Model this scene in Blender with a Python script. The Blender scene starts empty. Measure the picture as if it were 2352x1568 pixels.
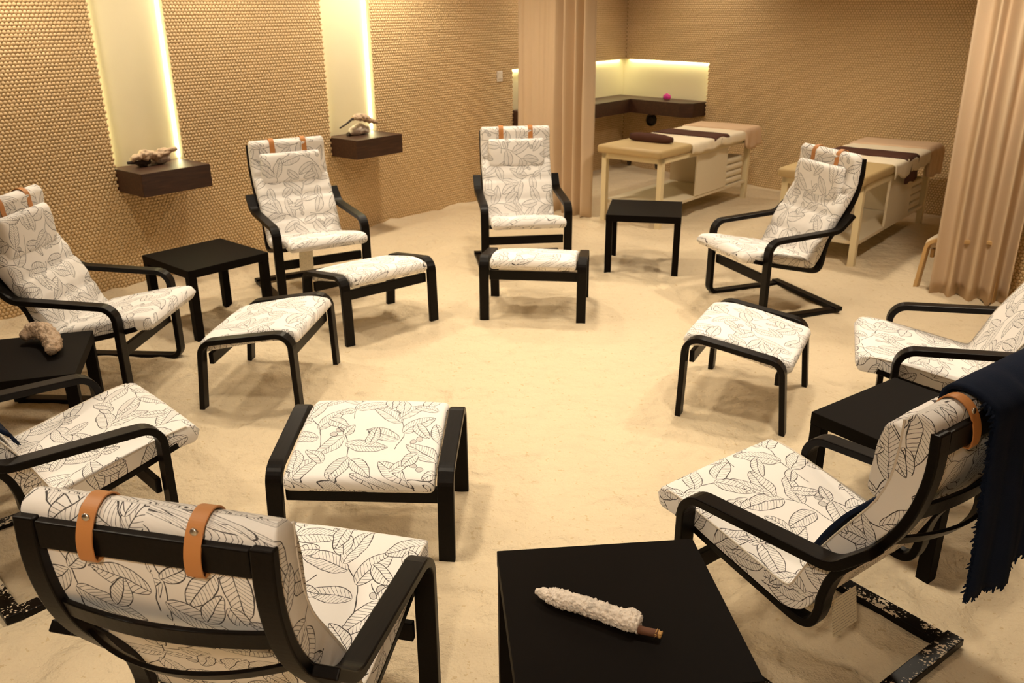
import bpy, bmesh, math, random
import numpy as np
from mathutils import Vector, Matrix, noise

random.seed(7)
rng = np.random.default_rng(7)
PI = math.pi
scene = bpy.context.scene
COL = scene.collection

# ------------------------------------------------------------------ camera
CAM_H, PITCH, ROLL, FPX = 1.9006, 0.372996, -0.0055063, 1981.13
cam = bpy.data.cameras.new('camera')
cam.sensor_width = 36.0
cam.lens = FPX / 2352 * 36.0
cam.clip_start = 0.05
cam.dof.use_dof = True
cam.dof.focus_distance = 2.5
cam.dof.aperture_fstop = 6.0
cam_o = bpy.data.objects.new('camera', cam)
COL.objects.link(cam_o)
cam_o.matrix_world = (Matrix.Translation((0, 0, CAM_H)) @ Matrix.Rotation(PI / 2 - PITCH, 4, 'X')
                      @ Matrix.Rotation(ROLL, 4, 'Z'))
scene.camera = cam_o
scene.view_settings.view_transform = 'Standard'
scene.view_settings.look = 'None'
scene.view_settings.gamma = 1.0
scene.view_settings.use_curve_mapping = False
scene.view_settings.exposure = 0.10
scene.cycles.max_bounces = 5
scene.cycles.diffuse_bounces = 3
scene.cycles.glossy_bounces = 2
scene.cycles.transmission_bounces = 2
scene.cycles.use_light_tree = False

# ------------------------------------------------------------------ world, ceiling lamps and a fill spot
wd = bpy.data.worlds.new('world')
scene.world = wd
wd.use_nodes = True
wd.node_tree.nodes['Background'].inputs[0].default_value = (1.0, 0.8, 0.55, 1)
wd.node_tree.nodes['Background'].inputs[1].default_value = 0.05

CEIL = 2.75
WARM = (1.0, 0.86, 0.66)
# recessed ceiling spots, then one added fill spot: x, y, power, cone in degrees
LAMPS = [(-0.1, 4.2, 84, 100), (1.15, 4.5, 92, 100), (-0.75, 2.8, 112, 100), (1.1, 2.8, 128, 100), (0.1, 6.0, 108, 100), (-1.2, 4.9, 96, 100),
         (-2.75, 5.05, 88, 165), (-1.75, 6.25, 70, 165), (-0.75, 7.45, 130, 165),
         (1.0, 9.2, 78, 160), (2.25, 7.15, 125, 150), (2.05, 9.75, 34, 120), (2.55, 4.75, 140, 150),
         (-1.9, 1.7, 80, 130), (-0.4, -0.5, 190, 150)]  # last one is a fill added behind the camera to brighten the nearest chair's back
for (lx, ly, lp, lc) in LAMPS:
    ld = bpy.data.lights.new('ceiling_or_fill_spot', 'SPOT')
    ld.energy = lp
    ld.color = WARM
    ld.spot_size = math.radians(lc)
    ld.spot_blend = 1.0 if lc < 120 else 0.8
    ld.shadow_soft_size = 0.11
    lo = bpy.data.objects.new('ceiling_or_fill_spot', ld)
    COL.objects.link(lo)
    lo.location = (lx, ly, CEIL - 0.04)

# ------------------------------------------------------------------ pixel helper (direction only; depth from the surface it touches)
_c, _s = math.cos(PITCH), math.sin(PITCH)


def gp(px, py, z=0.0):
    u, v = px - 1176, py - 784
    cr, sr = math.cos(ROLL), math.sin(ROLL)
    u, v = cr * u + sr * v, -sr * u + cr * v
    dx, dy, dz = u / FPX, _c - _s * v / FPX, -_s - _c * v / FPX
    t = (z - CAM_H) / dz
    return Vector((dx * t, dy * t, z))


# ------------------------------------------------------------------ node helpers
class NB:
    def __init__(self, tree):
        self.t = tree
        self.n = tree.nodes
        self.l = tree.links

    def new(self, typ, **kw):
        nd = self.n.new(typ)
        for k, v in kw.items():
            setattr(nd, k, v)
        return nd

    def put(self, sock, v):
        if isinstance(v, bpy.types.NodeSocket):
            self.l.new(v, sock)
        elif v is not None:
            sock.default_value = v

    def m(self, op, a, b=None, c=None, clamp=False):
        nd = self.new('ShaderNodeMath', operation=op, use_clamp=clamp)
        self.put(nd.inputs[0], a)
        self.put(nd.inputs[1], b)
        if c is not None:
            self.put(nd.inputs[2], c)
        return nd.outputs[0]

    def noise(self, vec, scale, detail=3, rough=0.5, out=0):
        nd = self.new('ShaderNodeTexNoise')
        self.put(nd.inputs['Vector'], vec)
        nd.inputs['Scale'].default_value = scale
        nd.inputs['Detail'].default_value = detail
        nd.inputs['Roughness'].default_value = rough
        return nd.outputs[out]

    def ramp(self, fac, stops):
        nd = self.new('ShaderNodeValToRGB')
        self.put(nd.inputs[0], fac)
        el = nd.color_ramp.elements
        while len(el) < len(stops):
            el.new(0.5)
        for e, (p, c) in zip(el, stops):
            e.position = p
            e.color = c if len(c) == 4 else (*c, 1)
        return nd.outputs[0]

    def mix(self, fac, a, b):
        nd = self.new('ShaderNodeMix', data_type='RGBA')
        self.put(nd.inputs['Factor'], fac)
        self.put(nd.inputs['A'], a if isinstance(a, bpy.types.NodeSocket) else (*a[:3], 1))
        self.put(nd.inputs['B'], b if isinstance(b, bpy.types.NodeSocket) else (*b[:3], 1))
        return nd.outputs['Result']

    def bump(self, h, strength=0.3, dist=0.01, normal=None):
        nd = self.new('ShaderNodeBump')
        nd.inputs['Strength'].default_value = strength
        nd.inputs['Distance'].default_value = dist
        self.put(nd.inputs['Height'], h)
        if normal is not None:
            self.put(nd.inputs['Normal'], normal)
        return nd.outputs[0]


def new_mat(name):
    m = bpy.data.materials.new(name)
    m.use_nodes = True
    nb = NB(m.node_tree)
    bs = nb.n['Principled BSDF']
    return m, nb, bs


def plain(name, col, rough=0.6, metal=0.0, bump=None, vary=0.0, spec=0.5):
    m, nb, bs = new_mat(name)
    tc = nb.new('ShaderNodeTexCoord').outputs['Object']
    if vary:
        f = nb.noise(tc, 6, 4)
        c = nb.mix(f, [x * (1 - vary) for x in col], [min(1, x * (1 + vary)) for x in col])
        nb.put(bs.inputs['Base Color'], c)
    else:
        bs.inputs['Base Color'].default_value = (*col, 1)
    bs.inputs['Roughness'].default_value = rough
    bs.inputs['Metallic'].default_value = metal
    bs.inputs['Specular IOR Level'].default_value = spec
    if bump:
        nb.put(bs.inputs['Normal'], nb.bump(nb.noise(tc, bump[0], 4), bump[1], bump[2]))
    return m


MAT = {}


def mat_wood_black(name, sandy=False):
    m, nb, bs = new_mat(name)
    tc = nb.new('ShaderNodeTexCoord').outputs['Object']
    mp = nb.new('ShaderNodeMapping')
    nb.put(mp.inputs[0], tc)
    mp.inputs['Scale'].default_value = (1, 14, 14)
    g = nb.noise(mp.outputs[0], 9, 5)
    col = nb.ramp(g, [(0.3, (0.0035, 0.0022, 0.0016)), (0.7, (0.007, 0.0045, 0.0032))])
    rough = 0.38
    if sandy:
        geo = nb.new('ShaderNodeNewGeometry')
        sep = nb.new('ShaderNodeSeparateXYZ')
        nb.put(sep.inputs[0], geo.outputs['Normal'])
        low = nb.new('ShaderNodeSeparateXYZ')
        nb.put(low.inputs[0], geo.outputs['Position'])
        up = nb.m('MULTIPLY', nb.m('GREATER_THAN', sep.outputs[2], 0.6), nb.m('LESS_THAN', low.outputs[2], 0.09))
        patch = nb.noise(geo.outputs['Position'], 9, 2)
        fine = nb.noise(geo.outputs['Position'], 95, 3)
        msk = nb.m('GREATER_THAN', nb.m('ADD', nb.m('MULTIPLY', patch, 0.62), nb.m('MULTIPLY', fine, 0.5)), 0.585)
        msk = nb.m('MULTIPLY', msk, up)
        col = nb.mix(msk, col, (0.72, 0.60, 0.44))
    nb.put(bs.inputs['Base Color'], col)
    bs.inputs['Roughness'].default_value = rough
    bs.inputs['Specular IOR Level'].default_value = 0.14
    nb.put(bs.inputs['Normal'], nb.bump(g, 0.08, 0.002))
    return m


MAT['frame'] = mat_wood_black('black_brown_wood')
MAT['frame_sandy'] = mat_wood_black('black_brown_wood_sandy', True)
MAT['table'] = plain('black_brown_laminate', (0.0048, 0.0030, 0.0022), 0.6, vary=0.15, spec=0.07)
MAT['leather'] = plain('tan_leather', (0.56, 0.235, 0.072), 0.5, vary=0.12, bump=(260, 0.15, 0.001))
MAT['rivet'] = plain('steel_rivet', (0.62, 0.6, 0.57), 0.3, 1.0)
MAT['navy'] = plain('navy_wool', (0.006, 0.011, 0.028), 0.95, vary=0.3, bump=(420, 0.5, 0.003), spec=0.2)


def mat_tag():
    m, nb, bs = new_mat('paper_tag')
    geo = nb.new('ShaderNodeTexCoord').outputs['Object']
    sp = nb.new('ShaderNodeSeparateXYZ')
    nb.put(sp.inputs[0], geo)
    rows = nb.m('LESS_THAN', nb.m('FRACT', nb.m('MULTIPLY', sp.outputs[2], 110)), 0.3)
    dash = nb.m('GREATER_THAN', nb.noise(geo, 260, 1), 0.45)
    nb.put(bs.inputs['Base Color'], nb.mix(nb.m('MULTIPLY', nb.m('MULTIPLY', rows, dash), 0.6), (0.80, 0.72, 0.55), (0.25, 0.2, 0.15)))
    bs.inputs['Roughness'].default_value = 0.8
    return m


MAT['tag'] = mat_tag()
MAT['piping'] = plain('cream_piping', (0.74, 0.66, 0.56), 0.9)
MAT['pad'] = plain('tan_vinyl', (0.50, 0.36, 0.17), 0.45, vary=0.05, bump=(30, 0.05, 0.01))
MAT['cream_paint'] = plain('cream_painted_metal', (0.78, 0.66, 0.42), 0.4)
MAT['white_board'] = plain('white_board', (0.72, 0.62, 0.45), 0.5)
MAT['cream_blanket'] = plain('cream_blanket', (0.83, 0.72, 0.54), 0.95, vary=0.06, bump=(120, 0.3, 0.004), spec=0.1)
MAT['brown_runner'] = plain('brown_runner', (0.085, 0.036, 0.025), 0.9, vary=0.15, bump=(150, 0.3, 0.003), spec=0.15)
MAT['beige_towel'] = plain('beige_towel', (0.70, 0.50, 0.33), 0.95, vary=0.08, bump=(160, 0.4, 0.004), spec=0.1)
MAT['linen'] = plain('folded_linen', (0.78, 0.68, 0.50), 0.95, vary=0.08, bump=(90, 0.3, 0.004), spec=0.1)
MAT['niche'] = plain('cream_plaster', (0.80, 0.72, 0.50), 0.75, vary=0.03, bump=(40, 0.08, 0.004))
MAT['switch'] = plain('white_plastic', (0.80, 0.72, 0.62), 0.4)
MAT['black'] = plain('black_metal', (0.012, 0.010, 0.009), 0.5)
MAT['ceiling'] = plain('ceiling_paint', (0.34, 0.245, 0.135), 0.9)
MAT['birch'] = plain('birch_veneer', (0.62, 0.40, 0.17), 0.45, vary=0.12)
MAT['beige_cushion'] = plain('beige_cotton', (0.74, 0.62, 0.45), 0.95, vary=0.05, bump=(150, 0.2, 0.002))
MAT['pink'] = plain('pink_petal', (0.55, 0.02, 0.26), 0.6, vary=0.25)
MAT['twig'] = plain('brown_twig', (0.13, 0.05, 0.022), 0.7, vary=0.3, bump=(60, 0.5, 0.004))
MAT['twig_core'] = plain('split_wood', (0.62, 0.36, 0.12), 0.8, vary=0.4, bump=(220, 0.8, 0.004))
MAT['dark_twig'] = plain('dark_twig', (0.035, 0.02, 0.012), 0.7, vary=0.3, bump=(60, 0.5, 0.004))


def mat_shelf():
    m, nb, bs = new_mat('walnut_veneer')
    tc = nb.new('ShaderNodeTexCoord').outputs['Object']
    mp = nb.new('ShaderNodeMapping')
    nb.put(mp.inputs[0], tc)
    mp.inputs['Scale'].default_value = (1.2, 9, 12)
    g = nb.noise(mp.outputs[0], 5, 6, 0.6)
    nb.put(bs.inputs['Base Color'], nb.ramp(g, [(0.3, (0.030, 0.0105, 0.005)), (0.55, (0.052, 0.019, 0.009)), (0.75, (0.085, 0.034, 0.017))]))
    bs.inputs['Roughness'].default_value = 0.5
    return m


MAT['shelf'] = mat_shelf()


def mat_crystal(name, col):
    m, nb, bs = new_mat(name)
    tc = nb.new('ShaderNodeTexCoord').outputs['Object']
    v = nb.new('ShaderNodeTexVoronoi')
    nb.put(v.inputs['Vector'], tc)
    v.inputs['Scale'].default_value = 150
    f = nb.noise(tc, 30, 4)
    nb.put(bs.inputs['Base Color'], nb.ramp(f, [(0.28, [c * 0.55 for c in col]), (0.45, col), (0.8, [min(1, c * 1.08) for c in col])]))
    bs.inputs['Roughness'].default_value = 0.6
    bs.inputs['Subsurface Weight'].default_value = 0.0
    nb.put(bs.inputs['Normal'], nb.bump(v.outputs['Distance'], 0.6, 0.004))
    return m


MAT['salt'] = mat_crystal('salt_crust', (0.86, 0.75, 0.64))
MAT['salt_tan'] = mat_crystal('salt_crust_tan', (0.58, 0.42, 0.285))


def mat_tile():
    m, nb, bs = new_mat('beige_round_tile')
    geo = nb.new('ShaderNodeNewGeometry')
    pos = geo.outputs['Position']
    f = nb.noise(pos, 55, 2)
    g = nb.noise(pos, 1.3, 3)
    c = nb.mix(f, (0.66, 0.475, 0.25), (0.80, 0.60, 0.34))
    c2 = nb.mix(nb.m('MULTIPLY', g, 0.5), c, (0.74, 0.51, 0.30))
    nb.put(bs.inputs['Base Color'], c2)
    bs.inputs['Roughness'].default_value = 0.55
    return m


MAT['tile'] = mat_tile()
MAT['grout'] = plain('tile_grout', (0.46, 0.30, 0.13), 0.9, vary=0.08)
MAT['plain_wall'] = plain('beige_wall_paint', (0.66, 0.45, 0.22), 0.8, vary=0.05)


def mat_sand():
    m, nb, bs = new_mat('salt_sand')
    geo = nb.new('ShaderNodeNewGeometry')
    pos = geo.outputs['Position']
    big = nb.noise(pos, 1.2, 4, 0.55)
    mid = nb.noise(pos, 17, 4, 0.6)
    streak = nb.noise(pos, 4.5, 2, 0.6)
    fine = nb.noise(pos, 110, 1, 0.7)
    spots = nb.noise(pos, 42, 2, 0.5)
    c = nb.mix(big, (0.67, 0.53, 0.345), (0.74, 0.605, 0.415))
    c = nb.mix(nb.m('MULTIPLY', fine, 0.35), c, (0.80, 0.69, 0.51))
    dirt = nb.m('MULTIPLY', nb.m('GREATER_THAN', spots, 0.66), nb.m('GREATER_THAN', mid, 0.5))
    c = nb.mix(nb.m('MULTIPLY', dirt, 0.45), c, (0.52, 0.35, 0.16))
    nb.put(bs.inputs['Base Color'], c)
    bs.inputs['Roughness'].default_value = 0.92
    bs.inputs['Specular IOR Level'].default_value = 0.15
    h = nb.m('ADD', nb.m('MULTIPLY', mid, 0.8), nb.m('ADD', nb.m('MULTIPLY', streak, 1.9), nb.m('MULTIPLY', fine, 0.10)))
    nb.put(bs.inputs['Normal'], nb.bump(h, 1.0, 0.026))
    return m


MAT['sand'] = mat_sand()


def mat_curtain(name, col):
    m, nb, bs = new_mat(name)
    tc = nb.new('ShaderNodeTexCoord').outputs['Object']
    w = nb.noise(tc, 260, 2)
    nb.put(bs.inputs['Base Color'], nb.mix(w, [c * 0.93 for c in col], col))
    bs.inputs['Roughness'].default_value = 0.9
    bs.inputs['Specular IOR Level'].default_value = 0.15
    nb.put(bs.inputs['Normal'], nb.bump(w, 0.12, 0.001))
    return m


MAT['curtain'] = mat_curtain('beige_curtain_cloth', (0.70, 0.53, 0.36))


def mat_emit(name, col, strength):
    m = bpy.data.materials.new(name)
    m.use_nodes = True
    nt = m.node_tree
    nt.nodes.clear()
    e = nt.nodes.new('ShaderNodeEmission')
    e.inputs[0].default_value = (*col, 1)
    e.inputs[1].default_value = strength
    o = nt.nodes.new('ShaderNodeOutputMaterial')
    nt.links.new(e.outputs[0], o.inputs[0])
    return m


MAT['led'] = mat_emit('led_strip', (1.0, 0.91, 0.52), 62.0)
MAT['led_corner'] = mat_emit('led_strip_corner', (1.0, 0.92, 0.50), 36.0)


# ---- leaf print: line-drawn sprigs, built from one leaf node group
def leaf_group():
    g = bpy.data.node_groups.new('leaf_line', 'ShaderNodeTree')
    itf = g.interface
    for nm in ('X', 'Y', 'BX', 'BY', 'Cos', 'Sin', 'Len', 'Wid', 'Bend', 'Acc'):
        itf.new_socket(nm, in_out='INPUT', socket_type='NodeSocketFloat')
    itf.new_socket('Acc', in_out='OUTPUT', socket_type='NodeSocketFloat')
    nb = NB(g)
    i = nb.new('NodeGroupInput').outputs
    o = nb.new('NodeGroupOutput').inputs
    LW = 0.00135
    dx = nb.m('SUBTRACT', i['X'], i['BX'])
    dy = nb.m('SUBTRACT', i['Y'], i['BY'])
    xl = nb.m('ADD', nb.m('MULTIPLY', dx, i['Cos']), nb.m('MULTIPLY', dy, i['Sin']))
    yl = nb.m('SUBTRACT', nb.m('MULTIPLY', dy, i['Cos']), nb.m('MULTIPLY', dx, i['Sin']))
    xr = nb.m('DIVIDE', xl, i['Len'])
    xc = nb.m('MINIMUM', nb.m('MAXIMUM', xr, 0.0), 1.0)
    om = nb.m('SUBTRACT', 1.0, xc)
    bend = nb.m('MULTIPLY', nb.m('MULTIPLY', xc, om), i['Bend'])
    ay = nb.m('ABSOLUTE', nb.m('ADD', yl, bend))
    h = nb.m('MULTIPLY', nb.m('MULTIPLY', nb.m('POWER', xc, 0.6), nb.m('POWER', om, 0.78)), i['Wid'])
    inx = nb.m('COMPARE', xr, 0.5, 0.5)
    ins = nb.m('MULTIPLY', nb.m('LESS_THAN', ay, h), inx)
    outl = nb.m('COMPARE', ay, h, LW)
    rib = nb.m('LESS_THAN', ay, LW * 0.85)
    ph = nb.m('FRACT', nb.m('MULTIPLY', nb.m('SUBTRACT', xl, nb.m('MULTIPLY', ay, 0.75)), 1 / 0.0115))
    vein = nb.m('MULTIPLY', nb.m('COMPARE', ph, 0.5, 0.062), ins)
    ln = nb.m('MULTIPLY', nb.m('MAXIMUM', nb.m('MAXIMUM', outl, rib), vein), inx)
    keep = nb.m('MULTIPLY', i['Acc'], nb.m('SUBTRACT', 1.0, ins))
    nb.put(o['Acc'], nb.m('MAXIMUM', keep, ln))
    return g


LEAF = leaf_group()


def mat_leaf_print():
    m, nb, bs = new_mat('leaf_print_cotton')
    uv = nb.new('ShaderNodeUVMap').outputs[0]
    oi = nb.new('ShaderNodeObjectInfo').outputs['Random']
    wob = nb.new('ShaderNodeTexNoise')
    nb.put(wob.inputs['Vector'], uv)
    wob.inputs['Scale'].default_value = 11
    wob.inputs['Detail'].default_value = 2
    va = nb.new('ShaderNodeVectorMath', operation='MULTIPLY_ADD')
    nb.put(va.inputs[0], wob.outputs['Color'])
    va.inputs[1].default_value = (0.028, 0.028, 0)
    nb.put(va.inputs[2], uv)
    sp = nb.new('ShaderNodeSeparateXYZ')
    nb.put(sp.inputs[0], va.outputs[0])
    PX = nb.m('ADD', sp.outputs[0], nb.m('MULTIPLY', oi, 3.7))
    PY = nb.m('ADD', sp.outputs[1], nb.m('MULTIPLY', oi, 9.1))
    C = 0.345
    acc = 0.0

    def layer(acc, ox, oy, seed, leaves, berries, stem):
        x = nb.m('DIVIDE', nb.m('ADD', PX, ox), C)
        y = nb.m('DIVIDE', nb.m('ADD', PY, oy), C)
        cx, cy = nb.m('FLOOR', x), nb.m('FLOOR', y)
        lx = nb.m('MULTIPLY', nb.m('SUBTRACT', nb.m('SUBTRACT', x, cx), 0.5), C)
        ly = nb.m('MULTIPLY', nb.m('SUBTRACT', nb.m('SUBTRACT', y, cy), 0.5), C)
        cmb = nb.new('ShaderNodeCombineXYZ')
        nb.put(cmb.inputs[0], cx)
        nb.put(cmb.inputs[1], cy)
        cmb.inputs[2].default_value = seed
        wn = nb.new('ShaderNodeTexWhiteNoise')
        nb.put(wn.inputs['Vector'], cmb.outputs[0])
        ang = nb.m('MULTIPLY', wn.outputs['Value'], 2 * PI)
        ca, sa = nb.m('COSINE', ang), nb.m('SINE', ang)
        qx = nb.m('ADD', nb.m('MULTIPLY', lx, ca), nb.m('MULTIPLY', ly, sa))
        qy = nb.m('SUBTRACT', nb.m('MULTIPLY', ly, ca), nb.m('MULTIPLY', lx, sa))
        # stem
        a, k, x0, x1 = stem[0] * 1.15, stem[1] / 1.15, stem[2] * 1.15, stem[3] * 1.15
        sy = nb.m('MULTIPLY', nb.m('SINE', nb.m('MULTIPLY', qx, k)), a)
        st = nb.m('MULTIPLY', nb.m('COMPARE', qy, sy, 0.0015), nb.m('COMPARE', qx, (x0 + x1) / 2, (x1 - x0) / 2))
        acc = nb.m('MAXIMUM', acc, st)
        for (bx, by, an, ln, wd, bd) in [(l[0] * 1.15, l[1] * 1.15, l[2], l[3] * 1.15, l[4] * 1.2, l[5]) for l in leaves]:
            g = nb.new('ShaderNodeGroup')
            g.node_tree = LEAF
            nb.put(g.inputs['X'], qx)
            nb.put(g.inputs['Y'], qy)
            for kk, vv in zip(('BX', 'BY', 'Cos', 'Sin', 'Len', 'Wid', 'Bend'),
                              (bx, by, math.cos(an), math.sin(an), ln, wd * 2.35, bd)):
                g.inputs[kk].default_value = vv
            nb.put(g.inputs['Acc'], acc)
            acc = g.outputs[0]
        for (bx, by, r, solid) in berries:
            ddx, ddy = nb.m('SUBTRACT', qx, bx), nb.m('SUBTRACT', qy, by)
            d = nb.m('SQRT', nb.m('ADD', nb.m('MULTIPLY', ddx, ddx), nb.m('MULTIPLY', ddy, ddy)))
            if solid:
                acc = nb.m('MAXIMUM', acc, nb.m('LESS_THAN', d, r))
            else:
                ins = nb.m('LESS_THAN', d, r)
                hat = nb.m('GREATER_THAN', nb.m('FRACT', nb.m('MULTIPLY', nb.m('ADD', qx, qy), 260)), 0.45)
                acc = nb.m('MAXIMUM', nb.m('MULTIPLY', acc, nb.m('SUBTRACT', 1.0, ins)),
                           nb.m('MAXIMUM', nb.m('COMPARE', d, r, 0.001), nb.m('MULTIPLY', nb.m('MULTIPLY', ins, hat), 0.55)))
        return acc

    R = math.radians
    L1 = [(-.095, .004, R(62), .115, .027, .02), (-.055, -.008, R(-55), .125, .029, -.02), (-.005, .002, R(48), .135, .030, .025),
          (.02, .008, R(-42), .12, .028, -.02), (.05, .004, R(6), .105, .026, .02), (-.01, -.055, R(-150), .085, .022, .02), (.085, .06, R(75), .075, .020, .01)]
    L2 = [(-.085, 0, R(128), .06, .018, .01), (-.08, 0, R(-60), .12, .030, -.03), (-.04, .004, R(58), .135, .031, .02),
          (.03, -.005, R(-50), .115, .028, -.02), (.045, 0, R(20), .105, .027, -.02), (-.005, .07, R(150), .085, .022, .02), (.03, -.09, R(-160), .09, .022, .02)]
    acc = layer(0.0, 0.0, 0.0, 1.0, L1, [(-.118, -.055, .0125, False), (-.10, -.078, .0125, False), (-.06, .115, .003, True), (-.05, .125, .0025, True)], (.012, 28, -.14, .055))
    acc = layer(acc, C / 2, C / 2, 5.0, L2, [(.10, -.075, .003, True), (.11, -.066, .0025, True), (.093, -.088, .0025, True)], (.010, -32, -.14, .05))
    base = (0.93, 0.89, 0.85)
    col = nb.mix(nb.m('MULTIPLY', acc, 0.93), base, (0.022, 0.016, 0.016))
    nb.put(bs.inputs['Base Color'], col)
    bs.inputs['Roughness'].default_value = 0.9
    bs.inputs['Specular IOR Level'].default_value = 0.15
    n1 = nb.noise(uv, 16, 3)
    n2 = nb.noise(uv, 700, 1)
    nb.put(bs.inputs['Normal'], nb.bump(nb.m('ADD', n1, nb.m('MULTIPLY', n2, 0.04)), 0.3, 0.012))
    return m


MAT['print'] = mat_leaf_print()


# ------------------------------------------------------------------ mesh helpers
def mesh_obj(name, verts, faces, mat, parent=None, smooth=False, uvs=None):
    me = bpy.data.meshes.new(name)
    me.from_pydata([tuple(v) for v in verts], [], faces)
    if uvs is not None:
        ul = me.uv_layers.new(name='UVMap')
        flat = [c for f in faces for vi in f for c in uvs[vi]]
        ul.data.foreach_set('uv', flat)
    if smooth:
        me.polygons.foreach_set('use_smooth', [True] * len(me.polygons))
    me.materials.append(MAT[mat] if isinstance(mat, str) else mat)
    me.update()
    o = bpy.data.objects.new(name, me)
    COL.objects.link(o)
    if parent is not None:
        o.parent = parent
    return o


def bm_obj(name, bm, mat, parent=None, smooth=False):
    bmesh.ops.recalc_face_normals(bm, faces=bm.faces)
    me = bpy.data.meshes.new(name)
    bm.to_mesh(me)
    bm.free()
    if smooth:
        me.polygons.foreach_set('use_smooth', [True] * len(me.polygons))
    me.materials.append(MAT[mat] if isinstance(mat, str) else mat)
    o = bpy.data.objects.new(name, me)
    COL.objects.link(o)
    if parent is not None:
        o.parent = parent
    return o


def bevel(o, w=0.003, seg=2):
    md = o.modifiers.new('bevel', 'BEVEL')
    md.width = w
    md.segments = seg
    md.limit_method = 'ANGLE'
    md.angle_limit = math.radians(35)
    return o


def box_bm(x0, x1, y0, y1, z0, z1, bm=None):
    bm = bm or bmesh.new()
    vs = [bm.verts.new((x, y, z)) for x in (x0, x1) for y in (y0, y1) for z in (z0, z1)]
    for q in ((0, 1, 3, 2), (4, 6, 7, 5), (0, 4, 5, 1), (2, 3, 7, 6), (0, 2, 6, 4), (1, 5, 7, 3)):
        bm.faces.new([vs[i] for i in q])
    return bm


def box(name, x0, x1, y0, y1, z0, z1, mat, parent=None, bev=0.003):
    o = bm_obj(name, box_bm(x0, x1, y0, y1, z0, z1), mat, parent)
    if bev:
        bevel(o, bev)
    return o


def thing(name, label, cat, loc=(0, 0, 0), rz=0.0, group=None):
    o = bpy.data.objects.new(name, None)
    o.empty_display_size = 0.1
    COL.objects.link(o)
    o.location = loc
    o.rotation_euler = (0, 0, rz)
    o['label'] = label
    o['category'] = cat
    if group:
        o['group'] = group
    return o


def tag(o, label, cat, group=None):
    o['label'] = label
    o['category'] = cat
    if group:
        o['group'] = group
    return o


def struct(o):
    o['kind'] = 'structure'
    return o


def fillet(pts, radii, n=7):
    """2-D polyline with rounded corners"""
    out = [Vector(pts[0])]
    for i in range(1, len(pts) - 1):
        p, a, b = Vector(pts[i]), Vector(pts[i - 1]), Vector(pts[i + 1])
        r = radii[i]
        da, db = (a - p).normalized(), (b - p).normalized()
        ang = da.angle(db)
        t = min(r / math.tan(ang / 2), (a - p).length * 0.49, (b - p).length * 0.49)
        r = t * math.tan(ang / 2)
        cen = p + (da + db).normalized() * (r / math.sin(ang / 2))
        s, e = p + da * t, p + db * t
        a0 = math.atan2(s.y - cen.y, s.x - cen.x)
        a1 = math.atan2(e.y - cen.y, e.x - cen.x)
        dd = (a1 - a0 + PI) % (2 * PI) - PI
        for k in range(n + 1):
            th = a0 + dd * k / n
            out.append(Vector((cen.x + r * math.cos(th), cen.y + r * math.sin(th))))
    out.append(Vector(pts[-1]))
    return out


def catmull(pts, n=8):
    P = [Vector(p) for p in pts]
    P = [2 * P[0] - P[1]] + P + [2 * P[-1] - P[-2]]
    out = []
    for i in range(1, len(P) - 2):
        for k in range(n):
            t = k / n
            a, b, c, d = P[i - 1], P[i], P[i + 1], P[i + 2]
            out.append(0.5 * ((2 * b) + (c - a) * t + (2 * a - 5 * b + 4 * c - d) * t * t + (3 * b - a - 3 * c + d) * t ** 3))
    out.append(P[-2].copy())
    return out


def path_normals(pts):
    ns = []
    for i in range(len(pts)):
        a, b = pts[max(0, i - 1)], pts[min(len(pts) - 1, i + 1)]
        t = (b - a).normalized()
        ns.append(Vector((-t.y, t.x)))
    return ns


def strip(name, path, th, y0, y1, mat, parent, bev=0.004):
    """bent-wood strip: an x-z path given thickness and lateral width"""
    ns = path_normals(path)
    v, f = [], []
    for p, n in zip(path, ns):
        a, b = p + n * th / 2, p - n * th / 2
        v += [(a.x, y0, a.y), (a.x, y1, a.y), (b.x, y1, b.y), (b.x, y0, b.y)]
    k = len(path)
    for i in range(k - 1):
        for j in range(4):
            f.append((4 * i + j, 4 * i + (j + 1) % 4, 4 * i + 4 + (j + 1) % 4, 4 * i + 4 + j))
    f.append((3, 2, 1, 0))
    f.append((4 * k - 4, 4 * k - 3, 4 * k - 2, 4 * k - 1))
    bm = bmesh.new()
    me = bpy.data.meshes.new('t')
    me.from_pydata(v, [], f)
    bm.from_mesh(me)
    bpy.data.meshes.remove(me)
    o = bm_obj(name, bm, mat, parent)
    if bev:
        bevel(o, bev)
    return o


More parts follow.
